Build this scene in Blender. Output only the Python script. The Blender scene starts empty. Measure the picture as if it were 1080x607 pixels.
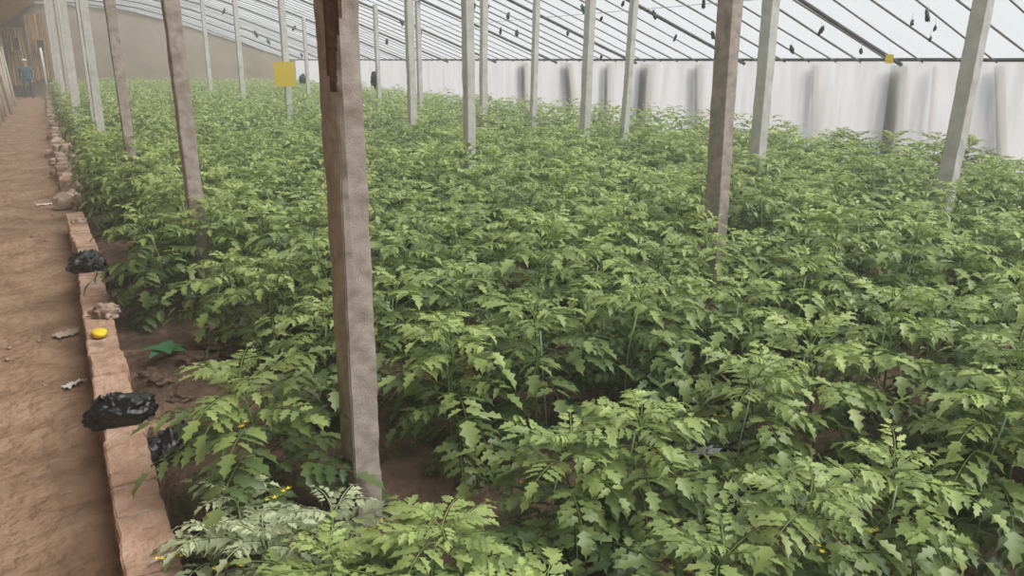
import bpy, bmesh, math, random
import numpy as np
from mathutils import Vector, Matrix, noise, Euler
R = random.Random(11)
C = bpy.context.scene.collection
rad = math.radians
PI = math.pi

# ------------------------------------------------------------------ camera (eye height 1.6 m above the path)
F_PX, PITCH, YAW, EYE = 850.0, rad(15.8), rad(29.3), 1.6
cd = bpy.data.cameras.new('camera'); cam = bpy.data.objects.new('camera', cd); C.objects.link(cam)
cd.sensor_width = 36; cd.lens = F_PX / 1080 * 36; cd.clip_end = 300; cd.clip_start = .02
cam.location = (0, 0, EYE); cam.rotation_euler = (PI/2 - PITCH, 0, -YAW)
bpy.context.scene.camera = cam

def ray(px, py):
    u, v = (px-540)/F_PX, (py-303.5)/F_PX
    f = math.cos(PITCH) - v*math.sin(PITCH); up = -math.sin(PITCH) - v*math.cos(PITCH)
    return Vector((f*math.sin(YAW)+u*math.cos(YAW), f*math.cos(YAW)-u*math.sin(YAW), up))
def at(px, py, z=0.0):
    d = ray(px, py); t = (z-EYE)/d.z
    return Vector((0, 0, EYE)) + d*t
def at_x(px, py, X):
    d = ray(px, py); return Vector((0, 0, EYE)) + d*(X/d.x)
def bearing(px):   # angle from the greenhouse axis of an upright at pixel column px (at eye level)
    return YAW + math.atan((px-540)/883.5)

WALL_X, BACK_X, Y0 = 9.5, -1.35, -7.0
PROF = [(0.0, 4.0), (1.0, 3.97), (2.0, 3.88), (3.5, 3.66), (5.0, 3.27), (6.5, 2.74), (7.77, 2.26), (8.7, 1.9), (9.5, 1.6)]
def roof_z(x):
    if x < 0: return 4.0 + x*0.75
    for (a, za), (b, zb) in zip(PROF, PROF[1:]):
        if x <= b: return za + (zb-za)*(x-a)/(b-a)
    return 1.6
def end_y(x): return 44.0 - (x-BACK_X)*8.0/(WALL_X-BACK_X)

# ------------------------------------------------------------------ materials
def mat(name, nodes=None, **kw):
    m = bpy.data.materials.new(name); m.use_nodes = True
    nt = m.node_tree; b = nt.nodes['Principled BSDF']
    b.inputs['Base Color'].default_value = (*kw.get('c', (.5, .5, .5)), 1)
    b.inputs['Roughness'].default_value = kw.get('r', .7)
    b.inputs['Metallic'].default_value = kw.get('m', 0)
    b.inputs['Specular IOR Level'].default_value = kw.get('s', .3)
    return m
def noisy(name, cols, scale=6, detail=6, r=.85, bump=.0, bscale=30, s=.2, stretch=(1, 1, 1), dist=0.0, bd=.02):
    """Principled with a colour ramp over object-space noise, plus a noise bump."""
    m = mat(name, r=r, s=s); nt = m.node_tree; b = nt.nodes['Principled BSDF']
    tc = nt.nodes.new('ShaderNodeTexCoord'); mp = nt.nodes.new('ShaderNodeMapping'); mp.inputs['Scale'].default_value = stretch
    nt.links.new(tc.outputs['Object'], mp.inputs[0])
    n = nt.nodes.new('ShaderNodeTexNoise'); n.inputs['Scale'].default_value = scale; n.inputs['Detail'].default_value = detail
    n.inputs['Distortion'].default_value = dist; n.inputs['Roughness'].default_value = .62
    nt.links.new(mp.outputs[0], n.inputs['Vector'])
    cr = nt.nodes.new('ShaderNodeValToRGB'); e = cr.color_ramp.elements
    k = len(cols)
    for i, c in enumerate(cols):
        p = .28 + .44*i/max(1, k-1)
        if i < 2: el = e[i]; el.position = p
        else: el = e.new(p)
        el.color = (*c, 1)
    nt.links.new(n.outputs['Fac'], cr.inputs[0]); nt.links.new(cr.outputs[0], b.inputs['Base Color'])
    if bump:
        n2 = nt.nodes.new('ShaderNodeTexNoise'); n2.inputs['Scale'].default_value = bscale; n2.inputs['Detail'].default_value = 5
        nt.links.new(mp.outputs[0], n2.inputs['Vector'])
        bp = nt.nodes.new('ShaderNodeBump'); bp.inputs['Strength'].default_value = bump; bp.inputs['Distance'].default_value = bd
        nt.links.new(n2.outputs['Fac'], bp.inputs['Height']); nt.links.new(bp.outputs[0], b.inputs['Normal'])
    return m

M = {}
M['path'] = noisy('trodden_earth', [(.19, .12, .075), (.31, .20, .13), (.42, .29, .20)], 3.2, 10, .95, 1.0, 16, .1, dist=.5, bd=.05)
M['soil'] = noisy('red_soil', [(.055, .038, .028), (.12, .078, .055), (.25, .165, .12)], 5, 9, .95, .8, 22, .1, bd=.04)
M['mud'] = noisy('mud_wall', [(.24, .18, .13), (.33, .26, .20), (.40, .32, .25)], 1.2, 6, .95, .5, 8, .1)
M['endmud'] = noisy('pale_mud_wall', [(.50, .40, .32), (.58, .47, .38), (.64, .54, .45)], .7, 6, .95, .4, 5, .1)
M['brick'] = noisy('old_brick', [(.30, .18, .12), (.44, .285, .205), (.53, .37, .28)], 8, 9, .92, .9, 32, .15, bd=.02)
M['brick_pale'] = noisy('pale_brick', [(.36, .27, .2), (.50, .38, .29), (.6, .48, .39)], 9, 7, .92, .6, 40, .15, bd=.01)
M['rock'] = noisy('clod', [(.20, .13, .09), (.36, .26, .20), (.52, .43, .36)], 11, 7, .95, .6, 40, .1, bd=.01)
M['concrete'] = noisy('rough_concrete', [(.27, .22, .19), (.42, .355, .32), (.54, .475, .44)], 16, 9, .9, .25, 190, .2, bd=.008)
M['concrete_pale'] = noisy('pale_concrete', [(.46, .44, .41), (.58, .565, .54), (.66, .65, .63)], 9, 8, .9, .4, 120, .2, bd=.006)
M['rust'] = noisy('chipped_edge', [(.10, .05, .03), (.16, .09, .06)], 12, 6, .95, .6, 40, .1)
M['steel'] = noisy('dark_pipe', [(.05, .045, .05), (.11, .10, .10)], 6, 4, .5, s=.4)
M['cane'] = noisy('bamboo_cane', [(.13, .115, .11), (.24, .215, .20)], 4, 5, .6, s=.3)
M['wire'] = mat('wire', c=(.45, .47, .47), r=.5)
M['pole'] = noisy('pale_pole', [(.50, .44, .36), (.66, .60, .52)], 4, 4, .6, s=.3)
M['straw'] = noisy('straw', [(.17, .09, .04), (.46, .28, .14), (.66, .47, .28)], 5, 8, .9, .9, 20, .1, stretch=(8, 8, .6))
M['black_plastic'] = mat('black_plastic', c=(.005, .005, .006), r=.3, s=.5)
M['dark'] = mat('dark_opening', c=(.012, .01, .009), r=.9)
M['white'] = mat('white_scrap', c=(.72, .70, .67), r=.6)
M['scrap'] = mat('scrap_film', c=(.48, .38, .31), r=.6)
M['yellow'] = mat('yellow_lid', c=(.86, .62, .03), r=.45)
M['sticky'] = mat('yellow_board', c=(.93, .70, .09), r=.35)
M['blue'] = noisy('blue_cloth', [(.015, .09, .15), (.035, .16, .24)], 6, 4, .85)
M['navy'] = mat('navy_trousers', c=(.02, .055, .10), r=.9)
M['skin'] = mat('skin', c=(.42, .26, .18), r=.6)
M['twine'] = mat('twine', c=(.46, .56, .40), r=.7)
M['clip'] = mat('clip', c=(.025, .03, .028), r=.5)
M['teal'] = mat('teal_clip', c=(.03, .19, .16), r=.5)
M['petal'] = mat('petal', c=(.80, .62, .06), r=.6)
M['stem'] = noisy('green_stem', [(.12, .20, .06), (.22, .32, .12)], 20, 3, .6)

def leaf_mat(name, old, young, gloss=.42, trans=.30):
    m = mat(name, r=gloss, s=.45); nt = m.node_tree; b = nt.nodes['Principled BSDF']; out = nt.nodes['Material Output']
    at_ = nt.nodes.new('ShaderNodeAttribute'); at_.attribute_name = 'youth_light'
    n = nt.nodes.new('ShaderNodeTexNoise'); n.inputs['Scale'].default_value = 9
    oi = nt.nodes.new('ShaderNodeObjectInfo')
    tc = nt.nodes.new('ShaderNodeTexCoord'); nt.links.new(tc.outputs['Object'], n.inputs['Vector'])
    a1 = nt.nodes.new('ShaderNodeMath'); a1.operation = 'MULTIPLY_ADD'; a1.inputs[1].default_value = .5; nt.links.new(n.outputs['Fac'], a1.inputs[0])
    a2 = nt.nodes.new('ShaderNodeMath'); a2.operation = 'MULTIPLY_ADD'; a2.inputs[1].default_value = .30; nt.links.new(oi.outputs['Random'], a2.inputs[0])
    a3 = nt.nodes.new('ShaderNodeMath'); a3.operation = 'SUBTRACT'; a3.inputs[1].default_value = .37
    nt.links.new(at_.outputs['Fac'], a1.inputs[2]); nt.links.new(a1.outputs[0], a2.inputs[2]); nt.links.new(a2.outputs[0], a3.inputs[0])
    cr = nt.nodes.new('ShaderNodeValToRGB'); e = cr.color_ramp.elements
    e[0].position = 0; e[0].color = (*old, 1); e[1].position = 1; e[1].color = (*young, 1)
    nt.links.new(a3.outputs[0], cr.inputs[0]); nt.links.new(cr.outputs[0], b.inputs['Base Color'])
    t = nt.nodes.new('ShaderNodeBsdfTranslucent'); nt.links.new(cr.outputs[0], t.inputs[0])
    mx = nt.nodes.new('ShaderNodeMixShader'); mx.inputs[0].default_value = trans
    nt.links.new(b.outputs[0], mx.inputs[1]); nt.links.new(t.outputs[0], mx.inputs[2]); nt.links.new(mx.outputs[0], out.inputs['Surface'])
    return m
M['leaf'] = leaf_mat('tomato_leaf', (.050, .105, .036), (.46, .56, .18), gloss=.36)  # ramp ends stretched: leaf age plus painted highlight and shade contrast
M['weed'] = leaf_mat('weed_leaf', (.04, .14, .06), (.10, .28, .11))
M['pale_leaf'] = leaf_mat('pale_leaf', (.14, .19, .10), (.60, .66, .40))

def film(name, clear, tint, bumpy=.0, stretch=(1, 1, 1)):
    m = bpy.data.materials.new(name); m.use_nodes = True; nt = m.node_tree; nt.nodes.clear()
    out = nt.nodes.new('ShaderNodeOutputMaterial')
    tr = nt.nodes.new('ShaderNodeBsdfTransparent'); tr.inputs[0].default_value = (.86, .88, .89, 1)
    tl = nt.nodes.new('ShaderNodeBsdfTranslucent'); df = nt.nodes.new('ShaderNodeBsdfDiffuse')
    tc = nt.nodes.new('ShaderNodeTexCoord'); mp = nt.nodes.new('ShaderNodeMapping'); mp.inputs['Scale'].default_value = stretch
    nt.links.new(tc.outputs['Object'], mp.inputs[0])
    n = nt.nodes.new('ShaderNodeTexNoise'); n.inputs['Scale'].default_value = 3; n.inputs['Detail'].default_value = 7
    nt.links.new(mp.outputs[0], n.inputs['Vector'])
    cr = nt.nodes.new('ShaderNodeValToRGB'); e = cr.color_ramp.elements
    e[0].position = .35; e[0].color = (*[c*.80 for c in tint], 1); e[1].position = .65; e[1].color = (*tint, 1)
    nt.links.new(n.outputs['Fac'], cr.inputs[0])
    nt.links.new(cr.outputs[0], tl.inputs[0]); nt.links.new(cr.outputs[0], df.inputs[0])
    mr = nt.nodes.new('ShaderNodeMapRange'); mr.inputs['From Min'].default_value = .3; mr.inputs['From Max'].default_value = .7
    mr.inputs['To Min'].default_value = clear-.13; mr.inputs['To Max'].default_value = clear+.13
    nt.links.new(n.outputs['Fac'], mr.inputs[0])
    m1 = nt.nodes.new('ShaderNodeMixShader'); m1.inputs[0].default_value = .2
    nt.links.new(tl.outputs[0], m1.inputs[1]); nt.links.new(df.outputs[0], m1.inputs[2])
    m2 = nt.nodes.new('ShaderNodeMixShader'); nt.links.new(mr.outputs[0], m2.inputs[0])
    nt.links.new(m1.outputs[0], m2.inputs[1]); nt.links.new(tr.outputs[0], m2.inputs[2]); nt.links.new(m2.outputs[0], out.inputs['Surface'])
    return m
M['film'] = film('roof_film', .55, (.50, .52, .54), stretch=(.4, 2.2, 1))
M['curtain'] = film('side_film', .25, (.56, .56, .56), stretch=(1, 3.0, .35))
M['trapfilm'] = M['sticky']

# ------------------------------------------------------------------ mesh helpers
class MB:
    def __init__(s): s.v = []; s.f = []; s.mi = []
    def add(s, vs, fs, mi=0):
        o = len(s.v); s.v += [tuple(p) for p in vs]; s.f += [tuple(i+o for i in f) for f in fs]; s.mi += [mi]*len(fs)
    def tube(s, pts, r, n=6, mi=0, r1=None, cap=True):
        pts = [Vector(p) for p in pts]; k = len(pts); vs = []; fs = []
        for i, p in enumerate(pts):
            t = (pts[min(i+1, k-1)] - pts[max(i-1, 0)]).normalized()
            a = t.cross(Vector((0, 0, 1)) if abs(t.z) < .9 else Vector((0, 1, 0))).normalized(); b = t.cross(a)
            rr = r if r1 is None else r + (r1-r)*i/(k-1)
            for j in range(n):
                q = 2*PI*j/n; vs.append(p + (a*math.cos(q) + b*math.sin(q))*rr)
        for i in range(k-1):
            for j in range(n): fs.append((i*n+j, i*n+(j+1) % n, (i+1)*n+(j+1) % n, (i+1)*n+j))
        if cap: fs.append(tuple(range(n))[::-1]); fs.append(tuple((k-1)*n+j for j in range(n)))
        s.add(vs, fs, mi)
    def box(s, lo, hi, mi=0):
        x0, y0, z0 = lo; x1, y1, z1 = hi
        s.add([(x0,y0,z0),(x1,y0,z0),(x1,y1,z0),(x0,y1,z0),(x0,y0,z1),(x1,y0,z1),(x1,y1,z1),(x0,y1,z1)],
              [(0,3,2,1),(4,5,6,7),(0,1,5,4),(1,2,6,5),(2,3,7,6),(3,0,4,7)], mi)
    def grid(s, nu, nv, fn, mi=0, closed=False):
        vs = [fn(i/nu, j/nv) for j in range(nv+1) for i in range(nu+1)]
        fs = [(j*(nu+1)+i, j*(nu+1)+i+1, (j+1)*(nu+1)+i+1, (j+1)*(nu+1)+i) for j in range(nv) for i in range(nu)]
        s.add(vs, fs, mi)
    def mesh(s, name, mats, smooth=True):
        me = bpy.data.meshes.new(name); me.from_pydata(s.v, [], s.f)
        for m in (mats if isinstance(mats, (list, tuple)) else [mats]): me.materials.append(m)
        me.polygons.foreach_set('material_index', s.mi)
        me.polygons.foreach_set('use_smooth', [smooth]*len(s.f)); me.update()
        return me
    def build(s, name, mats, parent=None, loc=None, smooth=True):
        o = bpy.data.objects.new(name, s.mesh(name, mats, smooth)); C.objects.link(o)
        if parent: o.parent = parent
        if loc is not None: o.location = loc
        return o
def tag(o, label, cat, group=None, kind=None):
    o['label'] = label; o['category'] = cat
    if group: o['group'] = group
    if kind: o['kind'] = kind
    return o
def empty(name, loc=(0, 0, 0), rot=(0, 0, 0)):
    o = bpy.data.objects.new(name, None); o.empty_display_size = .1; C.objects.link(o); o.location = loc; o.rotation_euler = rot; return o
def struct(o, label=None):
    o['kind'] = 'structure'
    if label: o['label'] = label
    return o
def nz(p, s=1.0, seed=0.0):
    return noise.noise(Vector((p[0]*s+seed, p[1]*s-seed*.7, p[2]*s+seed*1.3)))
def rough_box(w, d, h, nx, ny, nz_, amp, seed, sc=9, bev=.01):
    """box with gridded faces, rounded edges and noise-roughened surface; base at z=0."""
    bm = bmesh.new(); bmesh.ops.create_cube(bm, size=1)
    for v in bm.verts: v.co = Vector((v.co.x*w, v.co.y*d, (v.co.z+.5)*h))
    def cut(axis, n, a, b):
        for i in range(1, n):
            p = [0, 0, 0]; p[axis] = a + (b-a)*i/n; q = [0, 0, 0]; q[axis] = 1
            bmesh.ops.bisect_plane(bm, geom=bm.verts[:]+bm.edges[:]+bm.faces[:], plane_co=p, plane_no=q)
    bmesh.ops.bevel(bm, geom=[e for e in bm.edges], offset=bev, segments=2, affect='EDGES')
    cut(0, nx, -w/2, w/2); cut(1, ny, -d/2, d/2); cut(2, nz_, 0, h)
    for v in bm.verts:
        n = Vector((v.co.x/w, v.co.y/d, 0)).normalized()
        k = nz(v.co, sc, seed)*amp + nz(v.co, sc*3, seed)*amp*.5
        v.co += n*k
        if v.co.z > h*.5 and h < .5: v.co.z += nz(v.co, sc, seed+5)*amp
    return bm
def bm_obj(bm, name, mats, parent=None, loc=None, smooth=False):
    me = bpy.data.meshes.new(name); bm.to_mesh(me); bm.free()
    for m in (mats if isinstance(mats, (list, tuple)) else [mats]): me.materials.append(m)
    if smooth: me.polygons.foreach_set('use_smooth', [True]*len(me.polygons))
    o = bpy.data.objects.new(name, me); C.objects.link(o)
    if parent: o.parent = parent
    if loc is not None: o.location = loc
    return o
def lump(name, m, size, amp=.3, sub=4, seed=0, sc=2.5, crease=False, parent=None, loc=None, flat=.0, smooth=True):
    bm = bmesh.new(); bmesh.ops.create_icosphere(bm, subdivisions=sub, radius=1)
    for v in bm.verts:
        n = v.co.normalized(); k = 1 + nz(n, sc, seed)*amp
        if crease: k += -abs(nz(n, sc*1.7, seed+3))*amp*1.1 - abs(nz(n, sc*4, seed+9))*amp*.45 + amp*.25
        p = n*k
        if flat and p.z < -flat: p.z = -flat + (p.z+flat)*.1
        v.co = Vector((p.x*size[0], p.y*size[1], (p.z + flat)*size[2]))
    return bm_obj(bm, name, m, parent, loc, smooth)

# ------------------------------------------------------------------ curb line (left/right kerb of the path)
CURB = [at(163, 600, .2), at(130, 455, .2), at(99, 320, .2), at(92, 262, .2), at(79, 228, .2)]
slope_far = (.10, 44.0)
curb_pts = [Vector((CURB[0].x - .01, -1.0, 0))] + [Vector((p.x, p.y, 0)) for p in CURB] + [Vector((.02+.0, 20, 0)), Vector((0.0, 43.3, 0))]
def curb_x(y):
    for a, b in zip(curb_pts, curb_pts[1:]):
        if y <= b.y: return a.x + (b.x-a.x)*(y-a.y)/(b.y-a.y)
    return curb_pts[-1].x

# ------------------------------------------------------------------ ground
def soil_z(x, y):
    d = x - curb_x(y) - .07
    if d < 0: return -.05
    ph = (y-.85)/1.35
    ridge = .5-.5*math.cos(2*PI*ph)
    k = min(1, d/.5)
    return .035 + .09*ridge*k + .035*nz((x, y, 0), 1.7) + .03*nz((x, y, 0), 6, 3) + .015*nz((x, y, 0), 15, 5)
def grid_plane(name, xs, ys, zf, m):
    nx, ny = len(xs), len(ys)
    vs = [(x, y, zf(x, y)) for y in ys for x in xs]
    fs = [(j*nx+i, j*nx+i+1, (j+1)*nx+i+1, (j+1)*nx+i) for j in range(ny-1) for i in range(nx-1)]
    mb = MB(); mb.add(vs, fs); return mb.build(name, m)
ys = list(np.arange(-1, 6, .05)) + list(np.arange(6, 12, .1)) + list(np.arange(12, 45, .3)) + [45.]
ys = [Y0] + ys
xs = [-.1+.0] + list(np.arange(-.05, 3, .05)) + list(np.arange(3, 9.7, .12)) + [9.7]
struct(grid_plane('floor_field', xs, ys, soil_z, M['soil']), 'reddish brown soil of the planted field in low cross ridges')
def path_z(x, y): return .012*nz((x, y, 0), 1.3) + .012*nz((x, y, 0), 5, 2) + .006*nz((x, y, 0), 17, 7)
xs = list(np.arange(BACK_X-.1, .35, .06))
struct(grid_plane('floor', xs, ys, path_z, M['path']), 'trodden brown earth path along the back wall')
o = MB(); o.box((-12, Y0-6, -.4), (13, 54, -.12)); struct(o.build('ground', M['soil'], smooth=False))

# ------------------------------------------------------------------ walls
def wall_back(u, v):
    y = Y0 + u*(44.5-Y0); z = v*2.93
    return (BACK_X - .05*v + .05*nz((y*1.0, z, 0), 1.5), y, z)
mb = MB(); mb.grid(240, 16, wall_back); mb.box((BACK_X-.9, Y0, -.1), (BACK_X-.12, 44.5, 2.9))
struct(mb.build('wall_back', M['mud']), 'brown mud back wall beside the path')
mb = MB(); mb.add([(BACK_X-.3, Y0, 2.77), (0.04, Y0, 4.02), (0.04, 44.5, 4.02), (BACK_X-.3, 44.5, 2.77), (BACK_X-.3, Y0, 2.9), (0.04, Y0, 4.2), (0.04, 44.5, 4.2), (BACK_X-.3, 44.5, 2.9)],
                  [(0, 1, 2, 3), (4, 7, 6, 5), (0, 4, 5, 1), (1, 5, 6, 2), (2, 6, 7, 3), (3, 7, 4, 0)])
struct(mb.build('roof_back', M['straw'], smooth=False), 'opaque straw back slope of the roof')
def end_wall(name, yf, th, m):
    mb = MB(); xsn = [BACK_X-.1 + i*(WALL_X-BACK_X+.1)/44 for i in range(45)]
    nzr = 14
    for side in (0, 1):
        vs = []; fs = []
        for j in range(nzr+1):
            for x in xsn:
                z = (roof_z(max(x, BACK_X))-.03)*j/nzr
                vs.append((x, yf(x) + side*th + (.03*nz((x, z, 0), 2) if not side else 0), z))
        n = len(xsn)
        for j in range(nzr):
            for i in range(n-1):
                q = (j*n+i, j*n+i+1, (j+1)*n+i+1, (j+1)*n+i); fs.append(q if side else q[::-1])
        mb.add(vs, fs)
    n = len(xsn); N = n*(nzr+1); t = nzr*n
    mb.f += [(t+i, t+i+1, N+t+i+1, N+t+i) for i in range(n-1)]; mb.mi += [0]*(n-1)
    return struct(mb.build(name, m))
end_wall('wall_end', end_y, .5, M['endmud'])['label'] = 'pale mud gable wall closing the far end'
end_wall('wall_near', lambda x: Y0, -.5, M['mud'])

# ------------------------------------------------------------------ roof film, canes, pipes
def roof_fn(u, v):
    x = u*(WALL_X+.02); y = Y0 + v*(44.4-Y0)
    return (x, y, roof_z(x) + .02 + .012*nz((x, y, 0), 2.2))
mb = MB(); mb.grid(48, 220, roof_fn)
ceil = struct(mb.build('ceiling', M['film']), 'sloping translucent plastic film roof')
def cane_pts(y, dz=0.0, n=14):
    xe = min(WALL_X, (44.0-.05-y)*(WALL_X-BACK_X)/8.0 + BACK_X)
    return [(x, y + .02*math.sin(x*1.3+y*7), roof_z(x) - .03 + dz) for x in [xe*i/n for i in range(n+1)]]
ty = 6.85; main_ys = [ty + 2.72*k for k in range(-2, 13)]
nr = 0; y = 2.4
cy = []
while y < 43.4:
    if min(abs(y-q) for q in main_ys) > .12: cy.append(y)
    y += .455 + R.uniform(-.045, .045)
for y in cy:
    mb = MB(); mb.tube(cane_pts(y), .011 + R.uniform(-.002, .003), 6); mb.build('rafter', M['cane'], ceil)
for y in main_ys:
    mb = MB(); mb.tube(cane_pts(y, -.03), .026, 8)
    mb.build('rafter', M['steel'], ceil)
for x in (1.4, 3.0, 4.6, 6.1, 7.5):
    mb = MB(); mb.tube([(x, yy, roof_z(x)-.075) for yy in (Y0+.1, 10, 25, end_y(x))], .004, 5); mb.build('wire', M['wire'], ceil)
# front curtain
def cur_fn(u, v):
    y = Y0 + u*(37.2-Y0); z = v*1.6
    k = (.35+.65*(1-v))
    return (WALL_X + .028*k*nz((y*1.0, z*.18, 0), 5.5) + .012*nz((y, z*.3, 4), 15), y, z)
mb = MB(); mb.grid(900, 8, cur_fn)
cur = struct(mb.build('wall_front', M['curtain']), 'white translucent plastic curtain along the low front side')
mb = MB(); mb.tube([(WALL_X-.035, yy, 1.6 + .008*nz((yy, 0, 0), .8)) for yy in np.arange(Y0+.1, 36.4, .5)], .022, 8); mb.build('rail', M['steel'], cur)

# front posts standing just outside the curtain, seen dim through it
fp = [(601, 606, 11, 'wide'), (644, 642, 8, 'thin'), (684, 680, 15, 'wide'), (739, 739, 9, 'short'), (863, 862, 8, 'thin'), (951, 944, 20, 'wide'), (989, 983, 4, 'thin'), (1058, 1060, 11, 'thin'), (555, 556, 8, 'thin')]
lab = {601: 'dim leaning post behind the curtain, just left of a thin pale post', 644: 'dim slim post behind the curtain between two pale inner posts',
       684: 'broad dim post behind the curtain, right of a thin pale leaning post', 739: 'dim short dark post behind the curtain, left of the brown concrete post',
       863: 'slim dim post behind the curtain, right of the broad white leaning post', 951: 'broad dim post behind the curtain under the small yellow tag',
       989: 'very thin dim stake behind the curtain beside the broad tapered post', 1058: 'dim square post behind the curtain nearest the right edge',
       555: 'faint slim post behind the curtain farthest toward the gable'}
for xt, xb, w, k in fp:
    X = WALL_X + .11
    a = at_x(xt, 62, X); b = at_x(xb, 118 if xt < 900 else 130, X)
    wm = w/883.5*(X/math.sin(bearing(xt))*math.cos(bearing(xt)-YAW))/math.sin(bearing(xt)+.0)*.9
    sl = (b.y-a.y)/(a.z-b.z) if a.z > b.z else 0
    h = 1.66
    bm = rough_box(.08, max(.03, wm), h, 1, 1, 10, .006, xt)
    for v in bm.verts:
        if k == 'wide': v.co.y *= 1.25 - .35*v.co.z/h
        v.co.y += -sl*(v.co.z-1.6)
    o = bm_obj(bm, 'outer_post', M['concrete'], loc=(X, a.y, -.13))
    tag(o, lab[xt], 'post', 'outer posts behind the front curtain')

# ------------------------------------------------------------------ inner concrete posts
def post(px, y_w, w, d, top_px=None, m='concrete', X=None, Y=None, label='', group=None, lean=(0, 0), rough=.006, seg=40, extra=False):
    if X is None: X = Y*math.tan(bearing(px))
    if Y is None: Y = X/math.tan(bearing(px))
    h = roof_z(X) - (.05 if X < 7 else .2)
    bm = rough_box(w, d, h, 9 if extra else 3, 9 if extra else 3, seg, rough, px*.37, 7, min(w, d)*.05)
    if extra:   # broken arris near the top of the nearest post, exposing brown core
        for v in bm.verts:
            e = max(0, 1-abs(v.co.x + w/2)/.03)*max(0, 1-abs(v.co.y + d/2)/.035)
            band = 1/(1+math.exp(-(v.co.z-1.15)*9)) * (.6 + .8*abs(nz((0, 0, v.co.z), 7, 2)))
            v.co.x += e*band*.024; v.co.y += e*band*.014
    jj = px*.11
    for v in bm.verts:
        v.co.x += .004*noise.noise(Vector((jj, 0, v.co.z*1.1))); v.co.y += .004*noise.noise(Vector((0, jj, v.co.z*1.1)))
        v.co.x += lean[0]*(v.co.z-1.6); v.co.y += lean[1]*(v.co.z-1.6)
    mats = [M[m]]
    if extra:
        mats.append(M['rust'])
        bm.normal_update()
        for f in bm.faces:
            c = f.calc_center_median()
            if c.z > 1.53 + .10*nz(c, 12, 3) + abs(c.x + w/2 - .012)*9 and f.normal.y < -.05 and c.x < -w/2+.034 + .02*nz(c, 14, 1) and c.y < -d/2+.04: f.material_index = 1
    o = bm_obj(bm, 'concrete_post', mats, loc=(X, Y, -.04))
    tag(o, label, 'post', group); return o
g1 = 'row of concrete posts beside the kerb'; g2 = 'middle row of concrete posts'; g3 = 'row of pale posts toward the front curtain'
post(357, 0, .092, .14, Y=2.46, label='nearest big rough concrete post with a chipped brown edge', group=g1, extra=True, seg=170)
post(187, 0, .09, .13, Y=5.5, label='brown concrete post by the kerb, second in line after the nearest one', group=g1, lean=(-.012, 0), seg=70)
post(124, 0, .09, .12, Y=8.7, label='slim brown post beside the kerb, third in its line', group=g1, lean=(-.012, 0))
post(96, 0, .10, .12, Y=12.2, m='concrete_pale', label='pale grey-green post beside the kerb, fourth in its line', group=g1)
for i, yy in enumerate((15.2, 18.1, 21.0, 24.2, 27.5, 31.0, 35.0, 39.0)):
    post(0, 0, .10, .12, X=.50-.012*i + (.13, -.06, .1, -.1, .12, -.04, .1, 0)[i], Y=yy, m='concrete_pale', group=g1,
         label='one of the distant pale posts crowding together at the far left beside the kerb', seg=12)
post(766, 0, .092, .135, X=3.8, label='tall brown-grey concrete post rising from the middle of the crop', group=g2, lean=(-.006, 0), seg=70)
post(494, 0, .095, .12, X=3.9, m='concrete_pale', label='grey upright post in the crop, first to the right of the nearest big post', group=g2)
post(433, 0, .10, .11, Y=10.9, m='concrete_pale', label='thin pale post reaching up right of the nearest post', group=g2)
post(301, 0, .10, .12, X=3.8, m='concrete_pale', label='pale post carrying the large yellow sticky board', group=g2)
post(253, 0, .10, .12, X=3.9, m='concrete_pale', label='faint thin post between the yellow board and the brown post', group=g2)
post(219, 0, .10, .12, X=3.9, m='concrete_pale', label='faint thin post just right of the second brown kerb post', group=g2)
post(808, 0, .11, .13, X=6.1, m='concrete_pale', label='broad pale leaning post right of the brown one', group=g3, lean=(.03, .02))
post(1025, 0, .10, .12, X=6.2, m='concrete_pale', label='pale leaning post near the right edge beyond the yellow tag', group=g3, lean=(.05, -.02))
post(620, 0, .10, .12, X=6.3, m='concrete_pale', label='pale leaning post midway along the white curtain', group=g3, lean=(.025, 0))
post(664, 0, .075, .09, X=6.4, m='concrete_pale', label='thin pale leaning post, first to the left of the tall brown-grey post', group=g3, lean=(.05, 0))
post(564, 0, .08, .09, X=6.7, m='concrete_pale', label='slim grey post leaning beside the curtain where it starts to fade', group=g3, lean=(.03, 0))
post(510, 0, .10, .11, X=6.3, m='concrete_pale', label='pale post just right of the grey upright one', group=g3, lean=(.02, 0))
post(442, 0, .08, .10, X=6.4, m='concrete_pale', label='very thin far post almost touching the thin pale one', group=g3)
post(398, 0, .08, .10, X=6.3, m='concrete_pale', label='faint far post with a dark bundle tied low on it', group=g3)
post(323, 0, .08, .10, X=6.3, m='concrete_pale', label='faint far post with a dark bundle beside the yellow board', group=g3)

# ------------------------------------------------------------------ brick kerb
def brick_bm(w, l, h, seed):
    bm = rough_box(w, l, h, 6, 14, 4, .008, seed, 13, .005)
    return bm
curb = empty('brick_kerb', (0, 0, 0))
tag(curb, 'low kerb of mortared clay bricks between earth path and crop', 'kerb')
y = .4; i = 0; prev = None
KY_END = CURB[4].y + .15
while y < KY_END:
    L = R.uniform(.22, .42)
    xm = curb_x(y+L/2); ang = math.atan2(curb_x(y+L)-curb_x(y), L)
    h = .20 + R.uniform(-.006, .006)
    bm = brick_bm(.145 + R.uniform(-.006, .006), L-.001, h, i*3.7)
    rz = Matrix.Rotation(-ang + R.uniform(-.015, .015), 4, 'Z')
    bmesh.ops.transform(bm, matrix=Matrix.Translation((xm + R.uniform(-.006, .006), y+L/2, 0)) @ rz, verts=bm.verts)
    bm_obj(bm, 'brick', M['brick'], curb, smooth=False)
    y += L; i += 1
# bed of mortar under it (shows in the joints)
mb = MB(); k = 60
mb.grid(1, k, lambda u, v: (curb_x(.4+v*(KY_END-.4)) + (u-.5)*.13, .4+v*(KY_END-.4), .195 + .004*nz((u, v*40, 0), 3)))
mb.build('mortar', M['rock'], curb)
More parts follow.
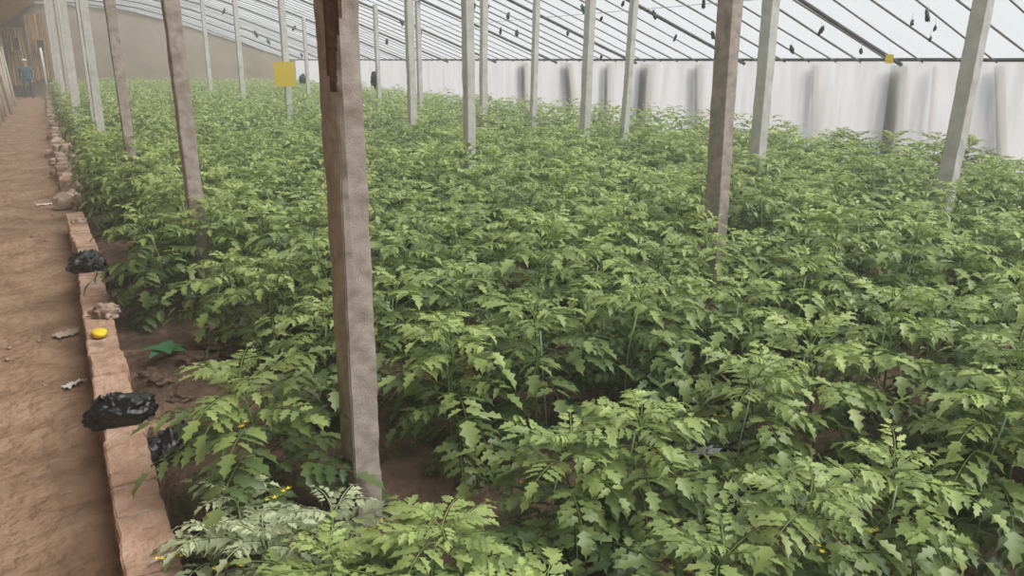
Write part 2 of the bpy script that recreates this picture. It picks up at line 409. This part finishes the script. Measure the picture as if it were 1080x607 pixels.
# loose stones and clods beyond the end of the mortared kerb
g = 'loose stones heaped where the brick kerb breaks off'
spots = [(66, 195), (74, 190), (62, 178), (70, 172), (79, 181), (58, 166), (67, 160), (61, 150), (70, 150), (56, 140), (63, 135), (74, 204), (83, 208), (66, 209), (55, 158), (77, 166)]
for i, (px, py) in enumerate(spots):
    p = at(px, py, .12); s = R.uniform(.075, .12)
    o = lump('stone', M['brick_pale' if i % 3 else 'rock'], (s, s*R.uniform(.9, 1.5), s*R.uniform(.7, 1.1)), .55, 3, i*2.3, 1.6, loc=(p.x, p.y, 0.0), flat=.6, smooth=False)
    o.rotation_euler.z = R.uniform(0, 3); 
    tag(o, 'pale rough stone in the heap where the brick kerb breaks off', 'stone', g)
y = KY_END + 2.6; i = 0
while y < 43:
    L = R.uniform(.24, .34); hh = R.uniform(.13, .24)
    bm = brick_bm(.13, L, hh, i*5.1)
    o = bm_obj(bm, 'kerb_brick', M['brick_pale' if i % 4 else 'brick'], loc=(curb_x(y) + R.uniform(-.03, .05), y, -.01)); o.rotation_euler.z = R.uniform(-.25, .25)
    tag(o, 'one of the rough bricks lining the far stretch of the path', 'brick', 'rough bricks lining the far path')
    y += L + R.uniform(.02, .25) + (.15 if y > 20 else 0); i += 1
# clods of mortar on the kerb
p = at(112, 333, .2)
o = lump('mortar_clod', M['rock'], (.075, .06, .05), .6, 4, 4.4, 2.2, crease=True, loc=(p.x, p.y, .195), flat=.5)
tag(o, 'brown crumbled clod of mortar on the kerb behind the yellow lid', 'clod')
p = at(86, 246, .2)
o = lump('mortar_clod', M['brick_pale'], (.06, .08, .035), .6, 3, 8.1, 2.2, loc=(p.x+.0, p.y+.55, .19), flat=.5)
tag(o, 'pale broken clod lying on the kerb beyond the farther black bag', 'clod')
# yellow lid
mb = MB(); n = 28
def lid(rr, z0, z1): return
prof = [(0, .018), (.028, .018), (.031, .016), (.033, .0), (.030, 0), (.028, .012), (0, .012)]
vs = [(r*math.cos(2*PI*j/n)*(1+.06*math.cos(40*PI*j/n)*(r > .03)), r*math.sin(2*PI*j/n), z) for r, z in prof for j in range(n)]
fs = [(i*n+j, i*n+(j+1) % n, (i+1)*n+(j+1) % n, (i+1)*n+j) for i in range(len(prof)-1) for j in range(n)]
mb.add(vs, fs); p = at(105, 352, .21)
o = mb.build('yellow_lid', M['yellow'], loc=(p.x, p.y, .207)); o.scale = (1.15, 1.9, 1.2); tag(o, 'small round yellow plastic lid lying on the kerb', 'lid')
# white stick on kerb
p0 = at(157, 594, .212); p1 = at(190, 580, .222)
mb = MB(); mb.tube([p0, (p0+p1)/2 + Vector((0, 0, .004)), p1], .0038, 6); o = mb.build('white_stick', M['white']); tag(o, 'thin white stick lying across the kerb at the bottom of the picture', 'stick')
# black plastic bags on the kerb
def bag(px, py, size, seed, label, zb=.2, rz=.2):
    p = at(px, py, zb)
    root = lump('plastic_bag', M['black_plastic'], size, .26, 5, seed, 1.7, crease=True, loc=(p.x, p.y, zb-.01), flat=.45); root.rotation_euler.z = rz
    tag(root, label, 'bag')
    mb = MB()
    for k in range(2):
        a = rz+2.4+k*.8
        mb.grid(3, 4, lambda u, v: (math.cos(a)*(size[0]*.5*v) + (u-.5)*.03*(1+v), math.sin(a)*(size[1]*.5*v), size[2]*(1.15+.35*v) + .01*math.sin(9*u+5*v)))
    mb.build('bag_knot', M['black_plastic'], root)
    return root
bag(130, 441, (.135, .085, .078), 3.0, 'black crumpled plastic bag slumped on the kerb nearest the camera')
bag(93, 283, (.125, .14, .085), 7.7, 'black plastic bag on the kerb farther along, before the stones')
# loose black plastic in soil
def sheet(name, px, py, size, seed, m, label, cat, z=.06, rz=0.0, up=.05, n=18):
    p = at(px, py, z); mb = MB()
    def fn(u, v):
        x, y_ = (u-.5)*size[0]*(1+.3*nz((u, v, 0), 3, seed)), (v-.5)*size[1]*(1+.3*nz((v, u, 0), 3, seed))
        return (x, y_, up*(.6+abs(nz((u, v, 0), 4, seed))*1.6 + .6*nz((u, v, 0), 9, seed)) - .01)
    mb.grid(n, n, fn); o = mb.build(name, m, loc=(p.x, p.y, z)); o.rotation_euler.z = rz
    return tag(o, label, cat)
for px, py, s, l, up in ((186, 478, (.26, .22), 'shiny black plastic film crumpled on the soil behind the near black bag', .07),
                     (135, 292, (.3, .22), 'scrap of black mulch film on the soil beside the farther bag', .06)):
    sheet('mulch_film', px, py, s, px*.1, M['black_plastic'], l, 'plastic film', .07, .5, up)
sheet('mulch_film', 735, 472, (.5, .22), 3.3, M['black_plastic'], 'strip of dark mulch film on the soil in the furrow before the crop', 'plastic film', .05, .1, .03)
sheet('film_scrap', 70, 352, (.13, .1), 1.3, M['scrap'], 'pale brown film scrap lying on the path near the yellow lid', 'scrap', .012, .4, .015)
sheet('film_scrap', 50, 215, (.22, .08), 2.3, M['white'], 'whitish scrap of film lying farther up the path', 'scrap', .012, .2, .012)
sheet('film_scrap', 78, 405, (.11, .05), 5.3, M['white'], 'small pale scrap lying on the path against the kerb before the near bag', 'scrap', .012, .7, .015)
# little clods scattered on path
for i in range(26):
    yy = 1.9 + R.random()**1.5*9; xx = R.uniform(-.75, -.08) if yy > 3 else R.uniform(-.45, -.08); s = R.uniform(.006, .016)
    o = lump('path_clod', M['rock' if i % 3 else 'path'], (s, s*1.3, s*.7), .5, 2, i, 1.5, loc=(xx, yy, .0), flat=.5)
    tag(o, 'one of the little brown clods strewn over the earth path', 'clod', 'little clods on the path')
for i, (px, py, s) in enumerate([(150, 262, .07), (165, 250, .06), (128, 250, .06), (205, 388, .05), (235, 378, .07), (248, 385, .05), (170, 405, .05), (190, 415, .04), (155, 300, .06), (180, 430, .035), (160, 395, .045), (140, 235, .06)]):
    p = at(px, py, .06); o = lump('soil_clod', M['soil'], (s*1.3, s, s*.7), .6, 3, i*3.1, 2, loc=(p.x, p.y, soil_z(p.x, p.y)-.005), flat=.4, smooth=False)
    tag(o, 'one of the reddish soil clods on the bare strip inside the kerb', 'clod', 'soil clods inside the kerb')

# ------------------------------------------------------------------ tomato plants
UP = Vector((0, 0, 1))
def leaflet_pts(L, W, n, serr, fold, droop):
    mid = []; le = []; ri = []
    for i in range(n+1):
        t = i/n; z = -droop*L*t*t
        mid.append((L*t, 0, z))
        if 0 < i < n:
            w = W*math.sin(PI*t**.62)**.95*(1 + serr*(1 if i % 2 else -1))
            le.append((L*t + serr*.16*L*(i % 2), w, z + fold*w)); ri.append((L*t + serr*.16*L*(i % 2), -w, z + fold*w))
    v = mid + le + ri; A = n+1; B = n+1+n-1; f = []
    f.append((0, 1, A)); f.append((0, B, 1))
    for i in range(1, n-1):
        f.append((i, i+1, A+i, A+i-1)); f.append((i+1, i, B+i-1, B+i))
    f.append((n-1, n, A+n-2)); f.append((n, n-1, B+n-2))
    return np.array(v), f
class Acc:
    def __init__(s): s.v = []; s.f = []; s.y = []; s.n = 0
    def add(s, v, f, y):
        s.v.append(v); s.f += [tuple(i+s.n for i in q) for q in f]; s.n += len(v); s.y += [y]*len(v)
    def mesh(s, name, m):
        me = bpy.data.meshes.new(name); me.from_pydata(np.concatenate(s.v).tolist(), [], s.f); me.materials.append(m)
        a = me.attributes.new('youth_light', 'FLOAT', 'POINT'); a.data.foreach_set('value', s.y)
        me.polygons.foreach_set('use_smooth', [True]*len(s.f)); me.update(); return me
def frame(T, N):
    T = T.normalized(); S = N.cross(T).normalized(); N = T.cross(S); return np.array([[T.x, S.x, N.x], [T.y, S.y, N.y], [T.z, S.z, N.z]])
def put(acc, v, f, fr, p, y): acc.add(v @ fr.T + np.array(p), f, y)
def comp_leaf(acc, rnd, base, az, L, elev, droop, youth_light, pairs=4, n=6, fine=True):
    """one pinnate tomato leaf: arching rachis with lobed leaflets in pairs and one at the tip"""
    pts = []; p = Vector(base); K = 8; side = rnd.uniform(-.25, .25)
    for i in range(K+1):
        pts.append(p.copy()); e = elev - droop*(i/K)**1.1; a = az + side*i/K
        p += Vector((math.cos(a)*math.cos(e), math.sin(a)*math.cos(e), math.sin(e)))*(L/K)
    def sample(s):
        x = s*K; i = min(K-1, int(x)); q = x-i; return pts[i].lerp(pts[i+1], q), (pts[i+1]-pts[i]).normalized()
    if fine:
        vs = []; fs = []
        for i, q in enumerate(pts):
            r = .0028*(1-.6*i/K); T = sample(min(.999, i/K))[1]; S = T.cross(UP).normalized(); N = S.cross(T)
            for (c, s_) in ((1, 0), (-.5, .87), (-.5, -.87)): vs.append(q + (N*c + S*s_)*r)
        for i in range(K):
            for j in range(3): fs.append((i*3+j, i*3+(j+1) % 3, (i+1)*3+(j+1) % 3, (i+1)*3+j))
        acc.add(np.array([tuple(v) for v in vs]), fs, min(1, youth_light+.1))
    for k in range(pairs):
        s = .26 + .66*k/pairs + rnd.uniform(-.02, .02)
        P, T = sample(s); S = T.cross(UP).normalized(); N = S.cross(T)
        big = (.62 + .38*math.sin(PI*(k+1)/(pairs+.6)))
        for sg in (1, -1):
            if rnd.random() < .04: continue
            ll = L*.30*big*rnd.uniform(.8, 1.18); a = rad(rnd.uniform(48, 72))
            D = T*math.cos(a) + S*sg*math.sin(a) + N*rnd.uniform(-.25, .15)
            NN = N + S*rnd.uniform(-.5, .5) + T*rnd.uniform(-.45, .45)
            if fine:
                v, f = leaflet_pts(ll, ll*.20, n, .34, rnd.uniform(.1, .55), rnd.uniform(.1, .6))
            else: v, f = leaflet_pts(ll*1.1, ll*.33, 3, 0, .35, .3)
            put(acc, v, f, frame(D, NN), P + D*.006, min(1, max(0, youth_light + rnd.uniform(-.16, .20))))  # per-leaflet spread puts highlights and shade into the colour, over leaf age
    P, T = sample(.995); N = T.cross(UP).normalized().cross(T); ll = L*.30*rnd.uniform(.9, 1.2)
    if fine: v, f = leaflet_pts(ll, ll*.23, n, .34, .3, rnd.uniform(.1, .5))
    else: v, f = leaflet_pts(ll*1.1, ll*.36, 3, 0, .35, .3)
    put(acc, v, f, frame(T, N + Vector((rnd.uniform(-.2, .2), rnd.uniform(-.2, .2), 0))), P, min(1, youth_light+.05))

def stem_pts(rnd, H):
    ax, ay = rnd.uniform(-.04, .04), rnd.uniform(-.04, .04)
    return [Vector((ax*(z/H) + .012*math.sin(z*17+ax*90), ay*(z/H) + .012*math.cos(z*15+ay*70), z)) for z in [H*i/14 for i in range(15)]]
def plant_data(seed, H, nleaf, Lmax, fine=True, n=7, pairs=6, low=.06, bushy=1.0):
    rnd = random.Random(seed); sp = stem_pts(rnd, H); acc = Acc(); az = rnd.uniform(0, 6)
    def P(z):
        x = max(0, min(13.999, z/H*14)); i = int(x); return sp[i].lerp(sp[i+1], x-i)
    for i in range(nleaf):
        t = (i/(nleaf-1))**.85; z = H*(low + (1-low)*t); az += 2.399 + rnd.uniform(-.4, .4)
        L = Lmax*(.70 + .40*math.sin(PI*min(1, t*.9+.15)))*rnd.uniform(.85, 1.12)
        if t > .84: L *= 1 - (t-.84)*2.4
        elev = rad(22 + 40*t*t + rnd.uniform(-10, 10)); droop = rad(88 + rnd.uniform(-20, 28))*(1.05-.25*t)
        youth_light = .12 + .62*t**1.8 + rnd.uniform(-.08, .1)
        comp_leaf(acc, rnd, P(z), az, L*bushy, elev, droop, youth_light, pairs, n, fine)
    return sp, acc, rnd
def build_proto(seed, H, nleaf, Lmax, m='leaf', **kw):
    sp, acc, rnd = plant_data(seed, H, nleaf, Lmax, **kw)
    root = empty('tomato_plant')
    mb = MB(); mb.tube(sp, .0065, 6, r1=.0028); mb.build('main_stem', M['stem'], root)
    o = bpy.data.objects.new('foliage', acc.mesh('foliage', M[m])); C.objects.link(o); o.parent = root
    # flower truss: small yellow stars on a short stalk
    for q in range(2):
        mb = MB(); b = sp[9+q*2]; a = rnd.uniform(0, 6.3); D = Vector((math.cos(a), math.sin(a), .15))
        tip = b + D*.14 - Vector((0, 0, .02)); mb.tube([b, b+D*.08, tip], .0014, 4, 0)
        for k in range(4):
            c = b + D*(.07+.024*k) + Vector((rnd.uniform(-.015, .015), rnd.uniform(-.015, .015), -.006)); rr = .011
            ps = [c + Vector((0, 0, -.004))] + [c + Vector((math.cos(PI*j/5)*rr*(1 if j % 2 else .35), math.sin(PI*j/5)*rr*(1 if j % 2 else .35), .003*(j % 2))) for j in range(10)]
            mb.add(ps, [(0, 1+j, 1+(j+1) % 10) for j in range(10)], 1)
        mb.build('flower_truss', [M['stem'], M['petal']], root)
    if m == 'pale_leaf': return root
    mb = MB(); mb.tube([(.045, .02, .0), (.04, .015, .4), sp[12] + Vector((.02, .01, 0))], .0026, 5)
    mb.build('support_twine', M['twine'], root)
    return root
protos = [build_proto(100+i, .66 + .03*(i % 3), 34, .30 + .012*(i % 2)) for i in range(7)]
small = [build_proto(300+i, .30, 18, .18, m='pale_leaf', n=5) for i in range(2)]
used = set()
def copy_tree(root):
    r = root.copy(); C.objects.link(r)
    for ch in root.children:
        c = ch.copy(); C.objects.link(c); c.parent = r
    return r
def place(pr, x, y, s, sz, rz, label, group, tilt=0.0):
    if pr.name in used: o = copy_tree(pr)
    else: o = pr; used.add(pr.name)
    o.location = (x, y, soil_z(x, y) - .01); o.scale = (s, s, sz); o.rotation_euler = (tilt*math.cos(rz), tilt*math.sin(rz), rz)
    tag(o, label, 'tomato plant', group); return o
posts_xy = [(o.location.x, o.location.y) for o in C.objects if o.name.startswith('concrete_post')]
cands = []
for k in range(-1, 31):
    yc = 1.525 + 1.35*k
    for rrow in (-1, 1):
        x = (.34 if yc < 8.5 else .38) + R.uniform(0, .12)
        while x < 9.12:
            px_ = x + R.uniform(-.06, .06); py_ = yc + rrow*(.275 + R.uniform(-.05, .05))
            x += .375 + R.uniform(-.04, .04)
            if py_ > end_y(px_) - .4: continue
            if 2.9 < py_ < 4.25 and px_ < .68: continue
            if 4.25 <= py_ < 8.5 and px_ < .43: continue
            if math.hypot(px_, py_) < 1.25: continue
            if any(abs(px_-a) < .11 and abs(py_-b) < .13 for a, b in posts_xy): continue
            be = math.atan2(px_, py_) - YAW; dist = math.hypot(px_, py_)
            if abs(be) > rad(33) and dist > .5:
                if abs(be) > rad(38) or dist*math.sin(abs(be)-rad(32.4)) > .45: continue
            if py_ < .25: continue
            cands.append((dist, px_, py_, k, rrow))
cands.sort()
ordn = ['nearest', 'second', 'third', 'fourth', 'fifth', 'sixth', 'seventh', 'eighth', 'ninth', 'tenth', 'eleventh', 'twelfth', 'thirteenth']
for q, (dist, x, y, k, rrow) in enumerate(cands[:296]):
    hs = 1.0
    if k <= 0: hs = .60 + .085*min(x, 3.5)
    if k <= 0 and x < 1.3: hs *= .82
    if y < 4.9 and x < 1.0 and k > 0: hs = .80
    hs *= R.uniform(.88, 1.10)*(1 if k <= 0 else .97 - .012*x)
    s = R.uniform(.92, 1.14)*(.9 if hs < .8 else 1)
    if k <= 0 or k == 1:
        who = ['bed at the very bottom edge', 'bed just before the nearest post', 'bed just behind the nearest post'][k+1]
    else: who = '%s cross bed counted from the camera' % ordn[k+1]
    side = 'front' if rrow < 0 else 'back'
    place(protos[(q*5 + k*3 + (q//7)) % 7], x, y, s, hs*R.uniform(.97, 1.03), R.uniform(0, 6.28),
          'tomato plant in the %s row of the %s' % (side, who), 'tomato plants, %s row, %s' % (side, who), R.uniform(0, .12))
for i, (px, py, lb) in enumerate([(225, 590, 'low pale-leaved tomato plant by the white stick'), (290, 600, 'low pale-leaved tomato plant at the bottom edge, second from the kerb'), (255, 560, 'low pale tomato plant beneath the darker bushy ones'), (345, 590, 'low pale plant just left of the nearest post foot')]):
    p = at(px, py, .2); place(small[i % 2], p.x, p.y, 1.0 + .1*i, 1.0, i*1.7, lb, None)

# distant crop, too many to single out
def far_variant(seed): return plant_data(seed, .70, 16, .27, fine=False, pairs=3, low=.3)[1]
fv = []
for i in range(8):
    a = far_variant(700+i); fv.append((np.concatenate(a.v), a.f, np.array(a.y)))
V = []; Fa = []; Yv = []; n0 = 0
for q, (dist, x, y, k, rrow) in enumerate(cands[296:]):
    v, f, yy = fv[R.randrange(8)]; a = R.uniform(0, 6.28); s = R.uniform(.95, 1.2); hz = R.uniform(.9, 1.12)
    c, sn = math.cos(a)*s, math.sin(a)*s
    w = np.stack([v[:, 0]*c - v[:, 1]*sn + x, v[:, 0]*sn + v[:, 1]*c + y, v[:, 2]*hz + .08], 1)
    V.append(w); Fa += [tuple(i+n0 for i in t) for t in f]; n0 += len(v); Yv.append(np.clip(yy + R.uniform(-.04, .22), 0, 1))  # random plant tone, shifted paler to put distance haze into the leaf colour
me = bpy.data.meshes.new('distant_tomato_crop'); me.from_pydata(np.concatenate(V).tolist(), [], Fa); me.materials.append(M['leaf'])
at_ = me.attributes.new('youth_light', 'FLOAT', 'POINT'); at_.data.foreach_set('value', np.concatenate(Yv)); me.polygons.foreach_set('use_smooth', [True]*len(Fa))
o = bpy.data.objects.new('distant_tomato_foliage', me); C.objects.link(o)
tag(o, 'dense pale green mass of tomato crop stretching to the far gable wall', 'crop', kind='stuff')
print('cands', len(cands), 'far faces', len(Fa))

# broad-leaved weed on the bare soil
p = at(176, 384, .06); acc = Acc(); rnd = random.Random(5)
for i in range(7):
    a = i*.9 + .3; D = Vector((math.cos(a), math.sin(a), .35 + .2*(i % 2))); v, f = leaflet_pts(.115, .038, 8, .03, .25, .35)
    put(acc, v, f, frame(D, UP), Vector((0, 0, .03)), .3 + .1*(i % 3))
o = bpy.data.objects.new('broadleaf_weed', acc.mesh('broadleaf_weed', M['weed'])); C.objects.link(o); o.location = (p.x, p.y, soil_z(p.x, p.y)); tag(o, 'low broad-leaved weed on the bare soil inside the kerb', 'weed')

# ------------------------------------------------------------------ things hung on posts and roof
def hang_board(px, py, X, w, h, label, rz):
    c = at_x(px, py, X); root = empty('sticky_board', c, (0, 0, rz)); tag(root, label, 'sticky trap')
    mb = MB(); mb.box((-w/2, -.003, -h/2), (w/2, .003, h/2)); mb.build('board', M['sticky'], root, smooth=False)
    mb = MB(); mb.tube([(0, 0, h/2-.01), (0, 0, h/2 + .12 if w > .2 else h/2 + .05)], .002, 5); mb.build('hanger', M['wire'], root); return root
hang_board(300, 78, 3.72, .36, .42, 'large yellow sticky board hung at crop height on a far post', -.5)
hang_board(938, 62, 8.7, .085, .10, 'small yellow tag hung from the rail above the white curtain', -.9)
def bundle(px, py, X, s, label):
    c = at_x(px, py, X); o = lump('dark_bundle', M['black_plastic'], s, .5, 3, px, 2, crease=True, loc=c); tag(o, label, 'bundle'); return o
bundle(320, 83, 6.27, (.12, .12, .13), 'dark bundle tied to a far post beside the large yellow board')
bundle(395, 84, 6.25, (.09, .09, .17), 'dark bundle tied to a far post right of the nearest post')
clips = [(500, 6, 0), (536, 17, 0), (528, 33, 0), (545, 35, 0), (513, 9, 0), (615, 10, 1), (657, 4, 0), (690, 16, 0), (742, 4, 0), (634, 60, 0), (634, 20, 0), (599, 35, 0), (712, 40, 0), (752, 37, 0),
         (978, 17, 0), (986, 30, 0), (962, 24, 0), (981, 41, 0), (866, 32, 0), (908, 54, 0), (835, 52, 0), (424, 24, 0), (440, 28, 0), (443, 34, 0), (408, 44, 0), (310, 30, 0), (318, 58, 0), (270, 36, 0), (283, 44, 0), (236, 12, 0)]
for i, (px, py, tl) in enumerate(clips):
    d = ray(px, py); t = .5; hit = None
    while t < 45:
        q = Vector((0, 0, EYE)) + d*t
        if q.z > roof_z(q.x) - .14: hit = q; break
        if q.x > WALL_X-.1 or q.y > end_y(q.x)-.1: hit = q; break
        t += .05
    if not hit: continue
    q = hit; sz = (.016 + .0016*q.y) * R.uniform(.7, 1.2)
    root = lump('twine_knot', M['teal'] if tl else M['clip'], (sz*.8, sz*.8, sz*R.uniform(1.4, 2.4)), .55, 3, i*1.9, 2, crease=True, loc=q); root.rotation_euler = (R.uniform(-.5, .5), R.uniform(-.5, .5), R.uniform(0, 3))
    side = 'teal knot of twine hanging from the film roof above the middle of the curtain' if tl else 'small dark knot of twine hanging under the film roof'
    tag(root, side, 'knot', 'dark knots of twine hanging under the roof')
    top = roof_z(q.x) - .03
    mb = MB(); inv = root.rotation_euler.to_matrix().inverted()
    e = inv @ Vector((0, 0, max(.03, top-q.z))); mb.tube([(0, 0, 0), e], .0025, 4); mb.build('string', M['wire'], root)

# ------------------------------------------------------------------ far end of the path: poles, straw, openings, person
g = 'pale poles leaning on the back wall'
for i in range(20):
    yy = 14 + i*1.1 + R.uniform(-.3, .3); b = Vector((-1.1 + R.uniform(-.07, .08), yy, 0)); t = Vector((BACK_X+.14, yy + R.uniform(-1.2, .6), R.uniform(1.7, 2.3)))
    mb = MB(); mb.tube([b, b.lerp(t, .5), t], .03 + .008*(i % 3), 7); tag(mb.build('leaning_pole', M['pole']), 'one of the pale poles leaning on the back wall far down the path', 'pole', g)
def mat_hang(x0, x1, yy, z0, z1, label, seed):
    mb = MB()
    def fn(u, v): return (x0+(x1-x0)*u, yy + .09*nz((u*9, v*.6, seed), 1.6) + .03*math.sin(u*70), z0+(z1-z0)*v + .12*nz((u*14, 0, seed), 1)*(1-v))
    mb.grid(60, 16, fn); mb.grid(60, 16, lambda u, v: tuple(Vector(fn(u, v)) + Vector((0, .14, 0)))); tag(mb.build('straw_mat', M['straw']), label, 'straw mat')
mat_hang(-1.3, -.5, 42.9, .5, 2.95, 'brown straw mat hanging left over the far end of the path', 1)
mat_hang(-.48, .42, 42.8, .7, 3.5, 'brown straw mat hanging right over the far end of the path', 6)
for nme, (a, b) in (('window_1', ((12, 40), (21, 53))), ('window_2', ((38, 42), (47, 54)))):
    p = at_x(0, 0, 1)
    def ep(px, py):
        d = ray(px, py); return Vector((0, 0, EYE)) + d*(42.5/d.y)
    A, B = ep(*a), ep(*b); mb = MB(); mb.box((A.x, 42.50, B.z), (B.x, 42.9, A.z)); o = struct(mb.build(nme, M['dark'], smooth=False))
    mb = MB()
    for (x0, x1, z0, z1) in ((A.x-.05, A.x, B.z, A.z), (B.x, B.x+.05, B.z, A.z), (A.x-.05, B.x+.05, A.z, A.z+.05), (A.x-.05, B.x+.05, B.z-.05, B.z)): mb.box((x0, 42.46, z0), (x1, 42.6, z1))
    mb.build('window_frame', M['straw'], o, smooth=False)
mb = MB(); mb.tube([(.03, 42.3, 0), (.02, 42.3, 1.3), (.0, 42.32, 2.1)], .05, 8); tag(mb.build('white_pole', M['white']), 'short white pole standing at the far end of the kerb', 'pole')

def person(loc, rz):
    J = {'pel': (0, 0, .86), 'wst': (0, .01, 1.0), 'chs': (0, .02, 1.20), 'nek': (0, .03, 1.35), 'hd0': (0, .04, 1.44), 'hd1': (0, .05, 1.52)}
    rads = {'pel': .15, 'wst': .135, 'chs': .165, 'nek': .055, 'hd0': .078, 'hd1': .088}
    E = [('pel', 'wst'), ('wst', 'chs'), ('chs', 'nek'), ('nek', 'hd0'), ('hd0', 'hd1')]
    for s, n in ((-1, 'l'), (1, 'r')):
        fw = .16*s
        pts = {'hip': (.10*s, 0, .82), 'kne': (.11*s, fw*.5+.03, .46), 'ank': (.11*s, fw, .09), 'toe': (.12*s, fw+.15, .04),
               'sho': (.19*s, .02, 1.28), 'elb': (.25*s, -.04-fw*.3, 1.02), 'wri': (.23*s, .06-fw*.5, .80), 'plm': (.22*s, .09-fw*.5, .73)}
        rr = {'hip': .095, 'kne': .06, 'ank': .042, 'toe': .035, 'sho': .065, 'elb': .045, 'wri': .028, 'plm': .03}
        for k in pts: J[k+n] = pts[k]; rads[k+n] = rr[k]
        E += [('pel', 'hip'+n), ('hip'+n, 'kne'+n), ('kne'+n, 'ank'+n), ('ank'+n, 'toe'+n), ('chs', 'sho'+n), ('sho'+n, 'elb'+n), ('elb'+n, 'wri'+n), ('wri'+n, 'plm'+n)]
        for k in range(5):
            hy = .09-fw*.5
            if k < 4: a = (.22*s, hy + (k-1.5)*.021, .68); b = (.215*s, hy + (k-1.5)*.022 + .012, .645 - .008*(k in (1, 2)))
            else: a = (.20*s, hy+.045, .725); b = (.195*s, hy+.065, .69)
            J['f%d%s' % (k, n)] = a; J['g%d%s' % (k, n)] = b; rads['f%d%s' % (k, n)] = .009; rads['g%d%s' % (k, n)] = .008
            E += [('plm'+n, 'f%d%s' % (k, n)), ('f%d%s' % (k, n), 'g%d%s' % (k, n))]
    names = list(J); me = bpy.data.meshes.new('person'); me.from_pydata([J[k] for k in names], [(names.index(a), names.index(b)) for a, b in E], [])
    o = bpy.data.objects.new('person', me); C.objects.link(o)
    md = o.modifiers.new('skin', 'SKIN'); 
    lay = me.skin_vertices[0] if me.skin_vertices else None
    if lay is None:
        bm = bmesh.new(); bm.from_mesh(me); bm.verts.layers.skin.verify(); bm.to_mesh(me); bm.free(); lay = me.skin_vertices[0]
    for i, k in enumerate(names): lay.data[i].radius = (rads[k], rads[k])
    lay.data[0].use_root = True
    sb = o.modifiers.new('sub', 'SUBSURF'); sb.levels = sb.render_levels = 1
    dg = bpy.context.evaluated_depsgraph_get(); me2 = bpy.data.meshes.new_from_object(o.evaluated_get(dg)); o.modifiers.clear(); o.data = me2
    me2.materials.clear()
    for m in ('blue', 'navy', 'skin', 'dark'): me2.materials.append(M[m])
    for p in me2.polygons:
        c = p.center; p.use_smooth = True
        p.material_index = 2 if c.z > 1.34 or (c.z < .79 and abs(c.x) > .18) else 3 if c.z < .09 else 1 if c.z < .80 else 0
    o.location = loc; o.rotation_euler.z = rz; 
    cp = lump('cap', M['white'], (.105, .12, .075), .1, 3, 2, 1, parent=o, loc=(0, .05, 1.56), flat=.1)
    for s in (-1, 1): lump('ear', M['skin'], (.012, .02, .028), .05, 2, 1, 1, parent=o, loc=(.092*s, .045, 1.50))
    lump('nose', M['skin'], (.014, .018, .022), .05, 2, 1, 1, parent=o, loc=(0, .142, 1.49))
    tag(o, 'person in blue clothes and pale cap walking at the far end of the path', 'person'); return o
pp = Vector((41*math.tan(bearing(25)), 41, 0))
person(pp, 3.0)

# ------------------------------------------------------------------ haze, light
mb = MB(); mb.box((BACK_X-.02, Y0+.1, -.05), (WALL_X+.3, 43.9, 4.05))
hz = mb.build('humid_haze', M['dark'], smooth=False); hz.data.materials.clear()
m = bpy.data.materials.new('haze'); m.use_nodes = True; nt = m.node_tree; nt.nodes.clear(); out = nt.nodes.new('ShaderNodeOutputMaterial')
vs_ = nt.nodes.new('ShaderNodeVolumeScatter'); vs_.inputs['Color'].default_value = (.95, 1, .97, 1); vs_.inputs['Density'].default_value = .0075; vs_.inputs['Anisotropy'].default_value = .0
nt.links.new(vs_.outputs[0], out.inputs['Volume']); hz.data.materials.append(m)
tag(hz, 'thin white humid haze filling the greenhouse', 'haze', kind='stuff')

w = bpy.data.worlds.new('world'); bpy.context.scene.world = w; w.use_nodes = True
nt = w.node_tree; bg = nt.nodes['Background']
bg.inputs[0].default_value = (.93, .96, 1.0, 1); bg.inputs[1].default_value = .80
sl = bpy.data.lights.new('sun', 'SUN'); sl.energy = 7.6; sl.angle = rad(50); sl.color = (1, .96, .9)
so = bpy.data.objects.new('sun', sl); C.objects.link(so); so.rotation_euler = (rad(28), rad(38), 0)
d = Vector((-.5, .42, -.8)); so.rotation_euler = d.to_track_quat('-Z', 'Y').to_euler()

sc = bpy.context.scene
sc.view_settings.view_transform = 'Standard'; sc.view_settings.look = 'None'; sc.view_settings.gamma = 1; sc.view_settings.use_curve_mapping = False
sc.view_settings.exposure = 0.0
sc.cycles.use_denoising = True
sc.cycles.max_bounces = 8; sc.cycles.diffuse_bounces = 4; sc.cycles.transparent_max_bounces = 16; sc.cycles.volume_bounces = 1; sc.cycles.transmission_bounces = 6
